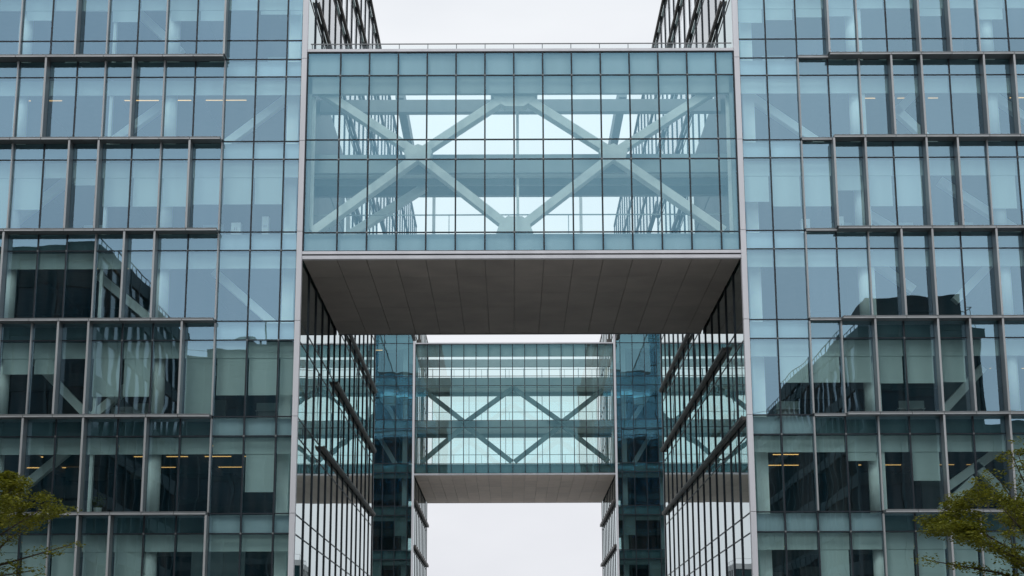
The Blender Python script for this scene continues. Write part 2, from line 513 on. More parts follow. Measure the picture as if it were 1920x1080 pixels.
def near_block(s, label):
    e = EDGE[s]
    g = GRID[s]
    root = thing('office_block', label, 'office building', (e+s*17, 106, 0), 'glass office blocks of the complex')
    out_x = e + s*34                                  # outer end of the block
    last = g[-1]
    xs = [e+s*0.28] + g                               # pane limits from the corner outwards
    # --- front panes
    for f in range(1, 8):
        z0, z1 = FL[f], FL[f+1]
        zt = z1-0.97
        for i in range(len(xs)-1):
            a, b = xs[i]+s*0.03, xs[i+1]-s*0.03
            if f == 7:
                bx('glass_pane', M['glass'], root, a, b, YF, YF+0.03, z0+0.03, z0+1.02)
                bx('glass_pane', M['glass'], root, a, b, YF, YF+0.03, z0+1.08, zt-0.03)
            else:
                bx('glass_pane', M['glass'], root, a, b, YF, YF+0.03, z0+0.03, zt-0.03)
            bx('spandrel_pane', M['glass'], root, a, b, YF, YF+0.03, zt+0.03, z1-0.03)
    # --- mullions and transoms
    for x in g:
        bx('mullion', M['mull'], root, x-0.038, x+0.038, YF-0.05, YF+0.18, FL[1], FL[8])
    for f in range(1, 8):
        for z in [FL[f], FL[f+1]-0.97] + ([FL[7]+1.05] if f == 7 else []):
            bx('transom', M['mull'], root, xs[0], last, YF-0.035, YF+0.12, z-0.028, z+0.028)
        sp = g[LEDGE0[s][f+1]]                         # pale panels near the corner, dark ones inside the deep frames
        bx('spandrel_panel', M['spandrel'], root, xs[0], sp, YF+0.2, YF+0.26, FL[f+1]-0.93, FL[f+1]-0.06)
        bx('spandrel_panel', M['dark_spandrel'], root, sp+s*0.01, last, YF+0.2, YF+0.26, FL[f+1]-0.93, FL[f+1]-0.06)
        # floor plate and ceiling
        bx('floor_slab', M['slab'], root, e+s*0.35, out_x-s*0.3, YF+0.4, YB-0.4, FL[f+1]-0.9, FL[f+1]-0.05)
    cl = MB()
    for x in g:
        for f in range(1, 8):
            cl.box(x-0.045, x+0.045, YF-0.06, YF-0.05, FL[f+1]-0.97-0.045, FL[f+1]-0.97+0.045)
    cl.build('glazing_clip', M['metal'], root, kind='stuff')
    # --- deep ledges at the floor lines, one piece per bay, and the fins between them
    for f in range(2, 9):
        i0 = LEDGE0[s][f]
        z = FL[f]
        for i in range(i0, len(g)-1):
            a, b = g[i]+s*0.012, g[i+1]-s*0.012
            dep = 0.78
            if s == 1 and i == 1: dep = 0.34
            m = MB()
            m.box(a, b, YF-dep, YF-0.04, z-0.05, z+0.03)
            m.box(a, b, YF-dep-0.03, YF-dep+0.015, z-0.115, z-0.055)
            m.box(a, b, YF-dep+0.02, YF-0.04, z-0.11, z-0.06)
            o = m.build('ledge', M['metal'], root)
            highlight_nosing(o, 6, 12)
        x = g[i0]
        if s == -1 or f == 2:                          # closing end plate of the frame
            bx('end_plate', M['metal'], root, x-0.025, x+0.025, YF-0.2, YF-0.052, z-0.93, z-0.125)
    for f in range(1, 8):
        for i, k in FINS[s][f].items():
            x = g[i]
            dz = 0.13
            if k == 'D':
                m = MB()
                m.box(x-0.05, x+0.05, YF-0.76, YF-0.735, FL[f]+0.04, FL[f+1]-dz)
                m.box(x-0.042, x+0.042, YF-0.735, YF-0.052, FL[f]+0.04, FL[f+1]-dz)
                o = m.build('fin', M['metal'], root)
                highlight_nosing(o, 0, 6)
            else:
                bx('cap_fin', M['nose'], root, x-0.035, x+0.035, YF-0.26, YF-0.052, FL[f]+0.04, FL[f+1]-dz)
    # --- corner cladding, one pressed panel per floor
    for f in range(0, 11):
        bx('corner_panel', M['pale'], root, e, e+s*0.27, YF-0.16, YF+0.24, FL[f]+0.012, FL[f+1]-0.012)
    # --- interior: columns, braces, blinds, lamps, core
    for x, k in COLS[s]:
        for f in range(1, 8):
            z0, z1 = FL[f]+0.02, FL[f+1]-0.92
            if k == 'round':
                m = MB(); m.tube((x, YF+1.05, z0), (x, YF+1.05, z1), 0.37, 0.37, 20)
                m.build('column', M['column'], root, smooth=True)
            elif k == 'square':
                bx('column', M['column'], root, x-0.3, x+0.3, YF+1.2, YF+1.8, z0, z1)
            else:
                bx('column', M['column'], root, x-0.08, x+0.08, YF+0.55, YF+0.85, z0, z1)
    for p, q in BRACE[s]:
        diagonal('brace', M['column'], root, p, q, 0.42, YF+1.9, YF+2.4)
    for f in range(1, 8):
        zt = FL[f+1]-0.99
        for i in range(len(xs)-1):
            a, b = xs[i]+s*0.07, xs[i+1]-s*0.07
            zb = BLIND[s].get(f, {}).get(i)
            bx('blind_box', M['blind'], root, a-s*0.05, b+s*0.05, YF+0.42, YF+0.5, zt-0.82, zt)
            if zb is not None:
                m = bx('blind', M['blind'], root, a, b, YF+0.45, YF+0.46, zb, zt-0.825)
    rows = {7: [], 6: [3.6], 5: [], 4: [3.8], 3: [8.5], 2: [3.6, 7.6, 12.0], 1: [5.0, 9.0]}
    for f in rows:
        z = FL[f+1]-0.92
        for y in rows[f]:
            x = e+s*(1.6 if y < 4 else 2.4)
            while abs(x-e) < 18:
                ln = random.choice((0.9, 1.4, 2.2))
                if random.random() < (0.38 if f == 6 else 0.6 if f == 2 else 0.3):
                    bx('ceiling_light', M['lamp'], root, x, x+s*ln, YF+y, YF+y+0.05, z-0.03, z)
                x += s*random.choice((1.75, 2.1, 3.0))
    prnd = random.Random(31+s)
    for f in range(1, 8):
        for k in range(5):
            x = e+s*(2.2+prnd.random()*17)
            yy = YF+prnd.uniform(5.5, 13)
            wd = prnd.uniform(0.8, 3.2)
            bx('partition', prnd.choice((M['slab'], M['core'], M['steel'])), root, x, x+s*wd, yy, yy+0.12, FL[f]+0.02, FL[f]+prnd.choice((1.4, 2.6, 3.7)))
        for k in range(4):
            x = e+s*(1.5+k*4.4)
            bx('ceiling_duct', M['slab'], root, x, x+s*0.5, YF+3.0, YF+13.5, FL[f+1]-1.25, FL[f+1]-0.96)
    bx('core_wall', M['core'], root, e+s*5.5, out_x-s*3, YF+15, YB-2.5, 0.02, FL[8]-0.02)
    # --- the long side wall on the passage
    n = 14
    ys = [YF+0.3 + (YB-YF-0.5)*i/n for i in range(n+1)]
    xg = e+s*0.05
    for f in range(0, 11):
        z0, z1 = FL[f], FL[f+1]
        zt = z1-0.97
        for i in range(n):
            bx('side_pane', M['sglass'] if f < 8 else M['clear'], root, xg, xg+s*0.03, ys[i]+0.04, ys[i+1]-0.04, z0+0.03, zt-0.03)
            if f in (3, 2, 1, 4):
                bx('side_spandrel', M['sglass'], root, xg, xg+s*0.03, ys[i]+0.04, ys[i+1]-0.04, zt+0.03, z1-0.03)
        if f not in (3, 2, 1, 4):
            bx('side_spandrel', M['sglass'], root, xg, xg+s*0.03, ys[0], ys[n], zt+0.03, z1-0.03)
        bx('side_spandrel_panel', M['core'], root, xg+s*0.16, xg+s*0.2, ys[0], ys[n], zt+0.03, z1-0.06)
        for z in (z1, zt):
            bx('side_transom', M['mull'], root, xg-s*0.025, xg+s*0.08, ys[0], ys[n], z-0.03, z+0.03)
        bx('side_backing', M['core'], root, xg+s*1.6, xg+s*1.66, YF+3, YB-1 if f == 8 else YT, z0+0.02, zt) if f > 7 else None
    for y in ys[1:]:
        bx('side_mullion', M['mull'], root, xg-s*0.06, xg+s*0.14, y-0.05, y+0.05, FL[0], FL[11])
    starts = {5: 0, 4: 5, 3: 3, 6: 0, 7: 0, 8: 1, 9: 0, 10: 1, 11: 0} if s == -1 else {5: 0, 4: 2, 3: 0, 6: 0, 7: 0, 8: 1, 9: 0, 10: 0, 11: 0}
    for f, i0 in starts.items():
        m = MB()
        for i in range(i0, n):
            dp = 0.22 if f < 8 else 0.15
            m.box(xg-s*dp, xg-s*0.05, ys[i]+0.02, ys[i+1]-0.02, FL[f]-0.2, FL[f]-0.02)
            m.box(xg-s*(dp+0.04), xg-s*dp, ys[i]+0.02, ys[i+1]-0.02, FL[f]-0.12, FL[f]+0.03)
        m.build('side_ledge', M['side_metal'], root)
    bx('rear_corner_panel', M['pale'], root, e, e+s*0.25, YB-0.15, YB+0.1, 0, FL[11])
    # dark cladding where the wall stands over the deck of the near bridge
    for k in range(5):
        y0 = YF+0.8+3.5*k
        for f in (5, 6):
            bx('terrace_panel', M['terrace'], root, xg-s*0.06, xg-s*0.3, y0+0.01, y0+3.49, FL[f]+0.05, FL[f+1]-0.05 + (0.3 if f == 6 else 0))
    # glazed screen that carries the roof line on towards the far block
    ns = 16
    for k in range(ns):
        y0, y1 = YB+0.2+(54.0*k)/ns, YB+0.2+54.0*(k+1)/ns
        for z0, z1 in ((40.0, 43.5), (43.6, 48.2), (48.3, 53.0)):
            bx('screen_pane', M['clear'], root, xg, xg+s*0.03, y0+0.06, y1-0.06, z0+0.06, z1)
        bx('screen_post', M['mull'], root, xg-s*0.06, xg+s*0.2, y1-0.06, y1+0.06, 40.0, 53.2)
    for z in (40.0, 43.55, 48.25, 53.1):
        bx('screen_rail', M['side_metal'], root, xg-s*0.1, xg+s*0.25, YB+0.15, YB+54.3, z-0.08, z+0.08)
    # --- the parts above, beside and behind what the picture shows
    gz, fr = MB(), MB()
    for f in (0, 8, 9, 10):
        gz.box(xs[0], last, YF, YF+0.03, FL[f]+0.03, FL[f+1]-0.03)
        fr.box(xs[0], last, YF-0.04, YF+0.12, FL[f+1]-0.03, FL[f+1]+0.03)
    for x in g:
        fr.box(x-0.03, x+0.03, YF-0.05, YF+0.15, 0, FL[1])
        fr.box(x-0.03, x+0.03, YF-0.05, YF+0.15, FL[8], FL[11])
    gz.box(last+s*0.03, out_x, YF, YF+0.03, 0.1, FL[11])
    xt = e+s*8.5
    gz.box(e+s*0.3, xt, YB, YB+0.03, 0.1, FL[9]+0.9)
    gz.box(xt, out_x, YB, YB+0.03, 0.1, FL[11])
    gz.box(xt, xt+s*0.03, YT, YB, FL[9], FL[11])
    gz.box(e+s*0.4, xt, YT, YT+0.03, FL[9], FL[11])
    gz.box(out_x, out_x+s*0.03, YF, YB, 0.1, FL[11])
    for f in range(1, 12):
        fr.box(last, out_x, YF-0.06, YF+0.1, FL[f]-0.06, FL[f]+0.06)
        xa = e+s*0.3 if f < 10 else xt
        fr.box(xa, out_x, YB-0.05, YB+0.1, FL[f]-0.06, FL[f]+0.06)
        fr.box(xa, out_x, YB-0.05, YB+0.1, FL[f]-1.0, FL[f]-0.94)
    x = last
    while abs(x) < abs(out_x):
        fr.box(x-0.04, x+0.04, YF-0.06, YF+0.1, 0, FL[11]); x += s*1.58
    x = e+s*1.5
    while abs(x) < abs(out_x):
        fr.box(x-0.04, x+0.04, YB-0.05, YB+0.15, 0, FL[11] if abs(x-e) > 8.4 else FL[9]+0.9); x += s*1.55
    gz.build('outer_glazing', M['glass'], root, kind='stuff')
    fr.build('outer_framing', M['mull'], root, kind='stuff')
    up_ = MB()
    for f in (8, 9, 10):
        if f == 8:
            up_.box(e+s*0.35, out_x-s*0.3, YF+0.4, YB-0.4, FL[f+1]-0.9, FL[f+1]-0.05)
        else:
            up_.box(e+s*0.35, out_x-s*0.3, YF+0.4, YT-0.1, FL[f+1]-0.9, FL[f+1]-0.05)
            up_.box(xt+s*0.1, out_x-s*0.3, YT-0.1, YB-0.4, FL[f+1]-0.9, FL[f+1]-0.05)
    up_.build('upper_floor', M['slab'], root, kind='stuff')
    m = MB()
    m.box(e+s*0.02, out_x, YF+0.02, YT, FL[11]-0.02, FL[11]+0.35)
    m.box(xt-s*0.02, out_x, YT, YB-0.02, FL[11]-0.02, FL[11]+0.35)
    m.build('roof', M['roof'], root)
    return root

near_block(-1, 'big glass office block filling the left side, deep metal frames on its facade')
near_block(1, 'big glass office block filling the right side, deep metal frames on its facade')

# ------------------------------------------------------------------ bridges between the blocks
def skybridge(label, xl, xr, y, bars, rows, zbot, ztop, soffit_z, depth, gal, soffit_rows, smat, glass, beams, truss, rail_z, rear_bars, steel='steel', back='spandrel'):
    root = thing('skybridge', label, 'glass bridge', ((xl+xr)/2, y+depth/2, soffit_z), 'glass bridges between the office blocks')
    xs = [xl+0.03] + bars + [xr-0.03]
    for z0, z1, kind in rows:
        for i in range(len(xs)-1):
            bx('spandrel_pane' if kind == 'S' else 'glass_pane', glass, root, xs[i]+0.028, xs[i+1]-0.028, y+0.02, y+0.05, z0+0.028, z1-0.028)
        if kind == 'S':
            for i in range(len(xs)-1):
                bx('spandrel_panel', M[back], root, xs[i]+0.05, xs[i+1]-0.05, y+0.2, y+0.25, z0+0.06, z1-0.04)
    zlo, zhi = rows[0][0], rows[-1][1]
    for sx, xe in ((1, xl), (-1, xr)):
        bx('jamb', M['mull'], root, xe+sx*0.002, xe+sx*0.07, y-0.03, y+0.3, zlo, zhi)
        bx('end_panel', M[steel], root, xe+sx*0.075, xe+sx*0.25, y+0.3, y+0.5, zlo+0.1, zhi-0.1)
    for x in bars:
        bx('mullion', M['mull'], root, x-0.039, x+0.039, y-0.04, y+0.17, zlo, zhi)
    for z in [r[0] for r in rows] + [zhi]:
        bx('transom', M['mull'], root, xl, xr, y-0.025, y+0.1, z-0.026, z+0.026)
    cl = MB()
    for x in bars:
        for r in rows[1:]:
            cl.box(x-0.05, x+0.05, y-0.055, y-0.04, r[0]-0.05, r[0]+0.05)
    cl.build('glazing_clip', M['metal'], root, kind='stuff')
    # metal trim above and below
    bx('top_trim', M['pale'], root, xl, xr, y-0.1, y+0.9, zhi+0.03, ztop)
    h = (zlo-soffit_z)
    bx('bottom_trim', M['pale'], root, xl, xr, y-0.12, y+0.2, zlo-0.03-h*0.36, zlo-0.03)
    bx('bottom_trim', M['pale'], root, xl, xr, y-0.09, y+0.2, soffit_z-0.015, soffit_z+h*0.38)
    bx('trim_gap', M['mull'], root, xl, xr, y-0.04, y+0.19, soffit_z+h*0.39, zlo-0.04-h*0.36)
    # soffit panels with open joints under the deck
    bx('deck', M['deck'], root, xl+0.05, xr-0.05, y+0.3, y+depth-0.05, soffit_z+0.1, rows[0][1]-0.03)
    sx = [xl+0.02] + bars + [xr-0.02]
    for i in range(len(sx)-1):
        for j in range(soffit_rows):
            dy = (depth-0.3)/soffit_rows
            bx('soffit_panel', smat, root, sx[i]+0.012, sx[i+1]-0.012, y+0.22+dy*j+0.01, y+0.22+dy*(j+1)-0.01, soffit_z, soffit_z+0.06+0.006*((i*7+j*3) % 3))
    bx('rear_fascia', M['pale'] if smat is M['soffit_far'] else M['metal'], root, xl, xr, y+depth-0.04, y+depth+0.1, soffit_z-0.03, soffit_z+0.62)
    # beams along the bridge: (name, y0, y1, z0, z1)
    for nm, y0, y1, z0, z1 in beams:
        bx(nm, M['column'] if steel == 'steel' and nm == 'floor_slab' else M[steel], root, xl+0.03, xr-0.03, y+y0, y+y1, z0, z1)
    # trusses
    for (yo, segs, th, dp) in truss:
        for p, q in segs:
            diagonal('brace', M['shaded_steel'] if back == 'dark_spandrel' else M['column'], root, p, q, th, y+yo, y+yo+dp)
    # guard rail behind the glass
    rl = thing_part('guard_rail', root)
    for z in rail_z:
        bx('rail', M[steel], rl, xl+0.2, xr-0.2, y+1.3, y+1.35, z-0.03, z+0.03)
        x = xl+1.2
        while x < xr:
            bx('rail_post', M[steel], rl, x-0.02, x+0.02, y+1.305, y+1.345, z-1.0, z-0.03); x += 3.1
    for x in rear_bars:
        bx('rear_mullion', M['mull'], root, x-0.03, x+0.03, y+gal, y+gal+0.12, rows[0][1], zhi-1.6)
    if rear_bars:
        for i in range(len(rear_bars)-1):
            bx('rear_pane', glass, root, rear_bars[i]+0.04, rear_bars[i+1]-0.04, y+gal+0.03, y+gal+0.06, rows[0][1], rows[-2][1]-0.2)
    return root

def thing_part(name, root):
    o = bpy.data.objects.new(name, None)
    COL.objects.link(o)
    o.parent = root
    o.location = (0, 0, 0)
    return o

# --- the near bridge
bars = [round(-8.83+1.507*i, 3) for i in range(14)]
rows = [(23.63, 24.61, 'S'), (24.61, 28.51, 'V'), (28.51, 29.58, 'V'), (29.58, 33.09, 'V'), (33.09, 34.36, 'S')]
XL, XR = EDGE[-1]+0.005, EDGE[1]-0.005
front = [((-10.1, 32.7), (-4.78, 29.05)), ((-4.78, 29.05), (0.24, 32.5)), ((0.24, 32.5), (5.38, 29.05)), ((5.38, 29.05), (10.9, 32.7)),
         ((-10.2, 24.85), (-4.78, 28.95)), ((-4.78, 28.95), (0.0, 25.05)), ((0.48, 25.05), (5.38, 28.95)), ((5.38, 28.95), (11.0, 24.85))]
rear = [((-8.7, 25.3), (-4.5, 28.1))]
nb = skybridge('nearer glass bridge with pale cross braces and dark panelled underside between the two big blocks', XL, XR, YF, bars, rows, 23.63, 34.53,
               23.22, 18.5, 4.4, 5, M['soffit'], M['bglass'],
               [('roof_beam', 0.3, 0.58, 32.2, 34.3), ('roof_beam', 4.0, 4.5, 32.5, 33.2), ('floor_beam', 1.5, 1.8, 28.25, 29.25),
                ('floor_slab', 1.82, 4.1, 28.3, 28.7), ('floor_beam', 4.12, 4.5, 27.8, 28.85), ('floor_beam', 2.7, 2.95, 27.95, 28.29),
                ('roof_beam', 17.9, 18.4, 33.4, 34.4)],
               [(0.62, front, 0.42, 0.8), (3.2, rear, 0.4, 0.6)], [25.9], [])
for p, nm in (((0.35, 32.2), 'top'), ((0.24, 24.7), 'low')):
    m = MB()
    if nm == 'top':
        m.prism([(-0.75, 31.95), (-0.25, 31.6), (0.7, 31.6), (1.2, 31.95), (1.45, 32.25), (-1.0, 32.25)], YF+0.6, YF+1.45)
    else:
        m.prism([(-0.72, 24.75), (1.18, 24.75), (0.95, 25.35), (0.62, 25.62), (-0.15, 25.62), (-0.5, 25.35)], YF+0.6, YF+1.45)
    m.build('gusset_plate', M['column'], nb)
for x in (-4.78, 5.38):
    m = MB()
    m.prism([(x-0.6, 28.7), (x+0.6, 28.7), (x+0.75, 29.2), (x, 29.55), (x-0.75, 29.2)], YF+0.61, YF+1.44)
    m.build('gusset_plate', M['column'], nb)
for x in (XL+0.32, XR-0.32):
    bx('post', M['column'], nb, x-0.09, x+0.09, YF+0.7, YF+0.9, 24.65, 32.2)
bx('post', M['column'], nb, 0.33, 0.47, YF+1.95, YF+2.1, 24.65, 32.2)
for x in (-6.05, 6.2):
    bx('roof_tie', M['steel'], nb, x-0.22, x+0.22, YF+4.5, YF+17.9, 33.5, 34.3)
for x in (-4.75, 4.4):
    bx('post', M['column'], nb, x-0.09, x+0.09, YF+17.95, YF+18.2, 24.6, 33.4)
for x in (XL+0.5, XR-0.5):
    bx('post', M['column'], nb, x-0.12, x+0.12, YF+17.95, YF+18.25, 24.6, 33.4)
# terrace deck railing on top of the bridge
tr_ = thing_part('roof_railing', nb)
bx('rail', M['metal'], tr_, XL+0.1, XR-0.02, YF+0.5, YF+0.55, 35.02, 35.07)
for x in [-10.4] + bars:
    bx('rail_post', M['metal'], tr_, x-0.02, x+0.02, YF+0.505, YF+0.545, 34.53, 35.02)
bx('rail_glass', M['clear'], tr_, XL+0.12, XR-0.04, YF+0.56, YF+0.575, 34.56, 34.98)

# --- the far block pair and its bridge
YFAR, YFB = 186.0, 216.0
FFL = [0, 7.6, 12.3, 17.0, 21.8, 26.5, 31.35, 36.2, 41.0, 45.8]
FE = {-1: -10.68, 1: 11.5}
def far_block(s, label):
    e = FE[s]
    root = thing('office_block', label, 'office building', (e+s*14, 201, 0), 'glass office blocks of the complex')
    out_x = e+s*28
    xs = [e+s*0.25] + [e+s*(0.75+1.36*i) for i in range(0, 6)]
    for f in range(1, 8):
        z0, z1 = FFL[f], FFL[f+1]
        zt = z1-1.0
        for i in range(len(xs)-1):
            a, b = xs[i]+s*0.03, xs[i+1]-s*0.03
            bx('glass_pane', M['farglass'], root, a, b, YFAR, YFAR+0.03, z0+0.03, zt-0.03)
            bx('spandrel_pane', M['farglass'], root, a, b, YFAR, YFAR+0.03, zt+0.03, z1-0.03)
            bx('blind', M['shaded_steel'], root, a, b, YFAR+0.42, YFAR+0.46, (zt-0.6 if (i*5+f*3) % 7 else zt-2.2), zt)
        for z in (z1, zt):
            bx('transom', M['mull'], root, xs[0], xs[-1], YFAR-0.03, YFAR+0.12, z-0.035, z+0.035)
        bx('spandrel_panel', M['dark_spandrel'], root, xs[0], xs[-1], YFAR+0.2, YFAR+0.26, zt+0.04, z1-0.06)
        bx('floor_slab', M['slab'], root, e+s*0.35, out_x-s*0.3, YFAR+0.4, YFB-0.4, z1-0.9, z1-0.05)
        bx('column', M['steel'], root, e+s*0.9, e+s*1.4, YFAR+1.2, YFAR+1.7, z0+0.02, z1-0.92)
        bx('column', M['steel'], root, e+s*5.0, e+s*5.5, YFAR+1.2, YFAR+1.7, z0+0.02, z1-0.92)
        for k in range(2):
            if (f*5+k*3+s) % 4 == 1:
                bx('ceiling_light', M['lamp'], root, e+s*(2.2+1.8*k), e+s*(3.3+1.8*k), YFAR+4, YFAR+4.12, z1-0.98, z1-0.92)
    diagonal('brace', M['steel'], root, (e+s*4.4, 35.0), (e+s*2.0, 31.4), 0.5, YFAR+2.0, YFAR+2.5)
    diagonal('brace', M['steel'], root, (e+s*4.2, 30.0), (e+s*2.2, 26.7), 0.5, YFAR+2.0, YFAR+2.5)
    for x in xs[1:]:
        bx('mullion', M['mull'], root, x-0.035, x+0.035, YFAR-0.05, YFAR+0.16, FFL[1], FFL[8])
    bx('core_wall', M['core'], root, e+s*2.1, out_x-s*2, YFAR+6, YFB-5, 0.02, FFL[8])
    for f in range(0, 9):
        bx('corner_panel', M['pale'], root, e, e+s*0.24, YFAR-0.14, YFAR+0.2, FFL[f]+0.012, FFL[f+1]-0.012)
    n = 9
    ys = [YFAR+0.3+(YFB-YFAR-0.4)*i/n for i in range(n+1)]
    xg = e+s*0.05
    for f in range(0, 9):
        for i in range(n):
            bx('side_pane', M['sglass'], root, xg, xg+s*0.03, ys[i]+0.04, ys[i+1]-0.04, FFL[f]+0.03, FFL[f+1]-0.03)
        bx('side_transom', M['mull'], root, xg-s*0.03, xg+s*0.08, ys[0], ys[n], FFL[f+1]-0.03, FFL[f+1]+0.03)
    for y in ys[1:]:
        bx('side_mullion', M['mull'], root, xg-s*0.05, xg+s*0.14, y-0.04, y+0.04, 0, FFL[9])
    for z in (22.6, 17.6, 12.6):
        bx('side_ledge', M['side_metal'], root, xg-s*0.3, xg-s*0.055, ys[0], ys[n], z-0.3, z)
    gz, fr = MB(), MB()
    gz.box(xs[0], xs[-1], YFAR, YFAR+0.03, 0.1, FFL[1]-0.03)
    gz.box(xs[0], xs[-1], YFAR, YFAR+0.03, FFL[8]+0.03, FFL[9])
    gz.box(xs[-1]+s*0.03, out_x, YFAR, YFAR+0.03, 0.1, FFL[9])
    gz.box(e+s*0.3, out_x, YFB, YFB+0.03, 0.1, FFL[9])
    gz.box(out_x, out_x+s*0.03, YFAR, YFB, 0.1, FFL[9])
    for z in FFL[1:]:
        fr.box(xs[-1], out_x, YFAR-0.05, YFAR+0.1, z-0.05, z+0.05)
        fr.box(xs[-1], out_x, YFAR-0.05, YFAR+0.1, z-1.05, z-0.95)
    x = xs[-1]
    while abs(x) < abs(out_x):
        fr.box(x-0.04, x+0.04, YFAR-0.06, YFAR+0.1, 0, FFL[9]); x += s*1.4
    gz.build('outer_glazing', M['farglass'], root, kind='stuff')
    fr.build('outer_framing', M['mull'], root, kind='stuff')
    bx('roof', M['roof'], root, e+s*0.02, out_x, YFAR+0.02, YFB-0.02, FFL[9], FFL[9]+0.35)

far_block(-1, 'dark teal glass block beyond the left block, joined to the far bridge')
far_block(1, 'dark teal glass block beyond the right block, joined to the far bridge')

fbars = [round(-9.33+1.362*i, 3) for i in range(15)]
frows = [(25.38, 26.45, 'S'), (26.45, 30.48, 'V'), (30.48, 31.26, 'V'), (31.26, 35.16, 'V'), (35.16, 36.25, 'V'), (36.25, 39.88, 'V')]
ft = [((-9.7, 34.75), (-5.11, 31.1)), ((-5.11, 31.1), (0.26, 35.0)), ((0.26, 35.0), (5.66, 31.1)), ((5.66, 31.1), (10.3, 34.75)),
      ((-9.9, 26.7), (-5.11, 30.8)), ((-5.11, 30.8), (0.1, 26.7)), ((0.4, 26.7), (5.66, 30.8)), ((5.66, 30.8), (10.8, 26.7))]
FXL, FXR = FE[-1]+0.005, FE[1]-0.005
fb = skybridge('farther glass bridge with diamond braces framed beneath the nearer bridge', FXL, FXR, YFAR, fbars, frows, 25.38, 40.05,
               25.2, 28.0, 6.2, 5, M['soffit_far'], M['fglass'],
               [('roof_beam', 0.3, 0.6, 38.55, 39.85), ('roof_beam', 5.6, 6.2, 38.4, 39.25), ('floor_beam', 1.2, 1.6, 35.2, 36.3),
                ('floor_slab', 1.62, 5.6, 35.4, 35.9), ('floor_beam', 5.65, 6.1, 35.0, 36.0), ('floor_beam', 1.2, 1.6, 30.6, 31.4),
                ('floor_slab', 1.62, 5.6, 30.6, 31.0), ('floor_beam', 5.65, 6.1, 30.2, 31.1)],
               [(0.35, ft, 0.5, 0.5)], [27.6, 32.4, 37.25], [round(-9.0+2.1*i, 2) for i in range(10)], 'steel', 'dark_spandrel')
for x in (FXL+0.5, FXR-0.5):
    bx('post', M['column'], fb, x-0.15, x+0.15, YFAR+5.7, YFAR+6.0, 26.5, 38.5)
for x in (FXL+0.4, FXR-0.4):
    m = MB()
    m.box(x-0.25, x+0.25, YFAR+0.3, YFAR+0.8, 40.05, 40.5)
    m.box(x-0.05, x+0.15, YFAR+0.4, YFAR+0.6, 40.5, 41.2)
    m.build('roof_anchor', M['side_metal'], fb)

# ------------------------------------------------------------------ buildings the glass mirrors
def slab_building(label, x0, x1, y0, y1, h, wallm, glassm, framem, fh=3.9, bay=3.0, parapet=True):
    root = thing('office_building', label, 'building', ((x0+x1)/2, (y0+y1)/2, 0))
    bx('wall', glassm, root, x0, x1, y0, y1, 0, h)
    fr, bd = MB(), MB()
    z = fh
    while z < h-0.5:
        bd.box(x0-0.12, x1+0.12, y0-0.12, y1+0.12, z-0.5, z+0.5)
        z += fh
    bd.box(x0-0.15, x1+0.15, y0-0.15, y1+0.15, h-0.9, h+0.15)
    k = int((x1-x0)/bay)
    for i in range(k+1):
        x = x0+(x1-x0)*i/k
        for yy in (y0, y1):
            fr.box(x-0.1, x+0.1, yy-0.2, yy+0.2, 0, h)
    k = int((y1-y0)/bay)
    for i in range(1, k):
        yy = y0+(y1-y0)*i/k
        for x in (x0, x1):
            fr.box(x-0.2, x+0.2, yy-0.1, yy+0.1, 0, h)
    bd.build('floor_band', wallm, root)
    fr.build('facade_mullion', framem, root, kind='stuff')
    if parapet:
        rl = MB()
        rl.box(x0+0.4, x1-0.4, y0+0.4, y0+0.46, h+1.2, h+1.26)
        rl.box(x0+0.4, x1-0.4, y1-0.46, y1-0.4, h+1.2, h+1.26)
        rl.box(x0+0.4, x0+0.46, y0+0.4, y1-0.4, h+1.2, h+1.26)
        rl.box(x1-0.46, x1-0.4, y0+0.4, y1-0.4, h+1.2, h+1.26)
        yy = y0+0.4
        while yy < y1:
            rl.box(x0+0.4, x0+0.45, yy, yy+0.05, h+0.15, h+1.2); rl.box(x1-0.45, x1-0.4, yy, yy+0.05, h+0.15, h+1.2); yy += 1.5
        rl.build('roof_railing', framem, root)
    return root

slab_building('dark glass office building mirrored in the upper left facade panes', -78, -30, 14, 47, 33.6, M['opp_wall'], M['opp_glass'], M['opp_frame'])
rb = slab_building('dark narrow glass building mirrored in the right facade panes', 30, 41, -32, 22, 33.0, M['opp_wall'], M['opp_glass'], M['opp_frame'])
bx('plant_room', M['opp_wall'], rb, 31.5, 39.5, 14, 20.5, 33.1, 35.9)
tb = slab_building('tall dark building mirrored low in the panes beside the left corner', -50, -27.5, -92, -70, 49.0, M['opp_wall'], M['opp_glass'], M['opp_frame'])
bx('plant_room', M['opp_wall'], tb, -44, -37, -84, -74, 49.1, 51.3)
bx('plant_room', M['opp_wall'], tb, -34.5, -31, -80, -72, 49.1, 50.6)
bx('mast', M['opp_frame'], tb, -36.1, -35.9, -76, -75.8, 49.1, 54.5)
slab_building('long dark building mirrored in the lowest storeys of both facades', -27, 120, -96, -72, 39.5, M['opp_wall'], M['opp_glass'], M['opp_frame'])
slab_building('long dark building mirrored in the far left lower panes', -140, -51, -90, -66, 40.0, M['opp_wall'], M['opp_glass'], M['opp_frame'])
slab_building('pale distant building mirrored low in the left passage wall', 20, 46, 330, 350, 27, M['far_wall'], M['opp_glass'], M['far_wall'])
slab_building('slim pale distant building mirrored low in the right passage wall', -34, -22, 345, 360, 27, M['far_wall'], M['opp_glass'], M['far_wall'])

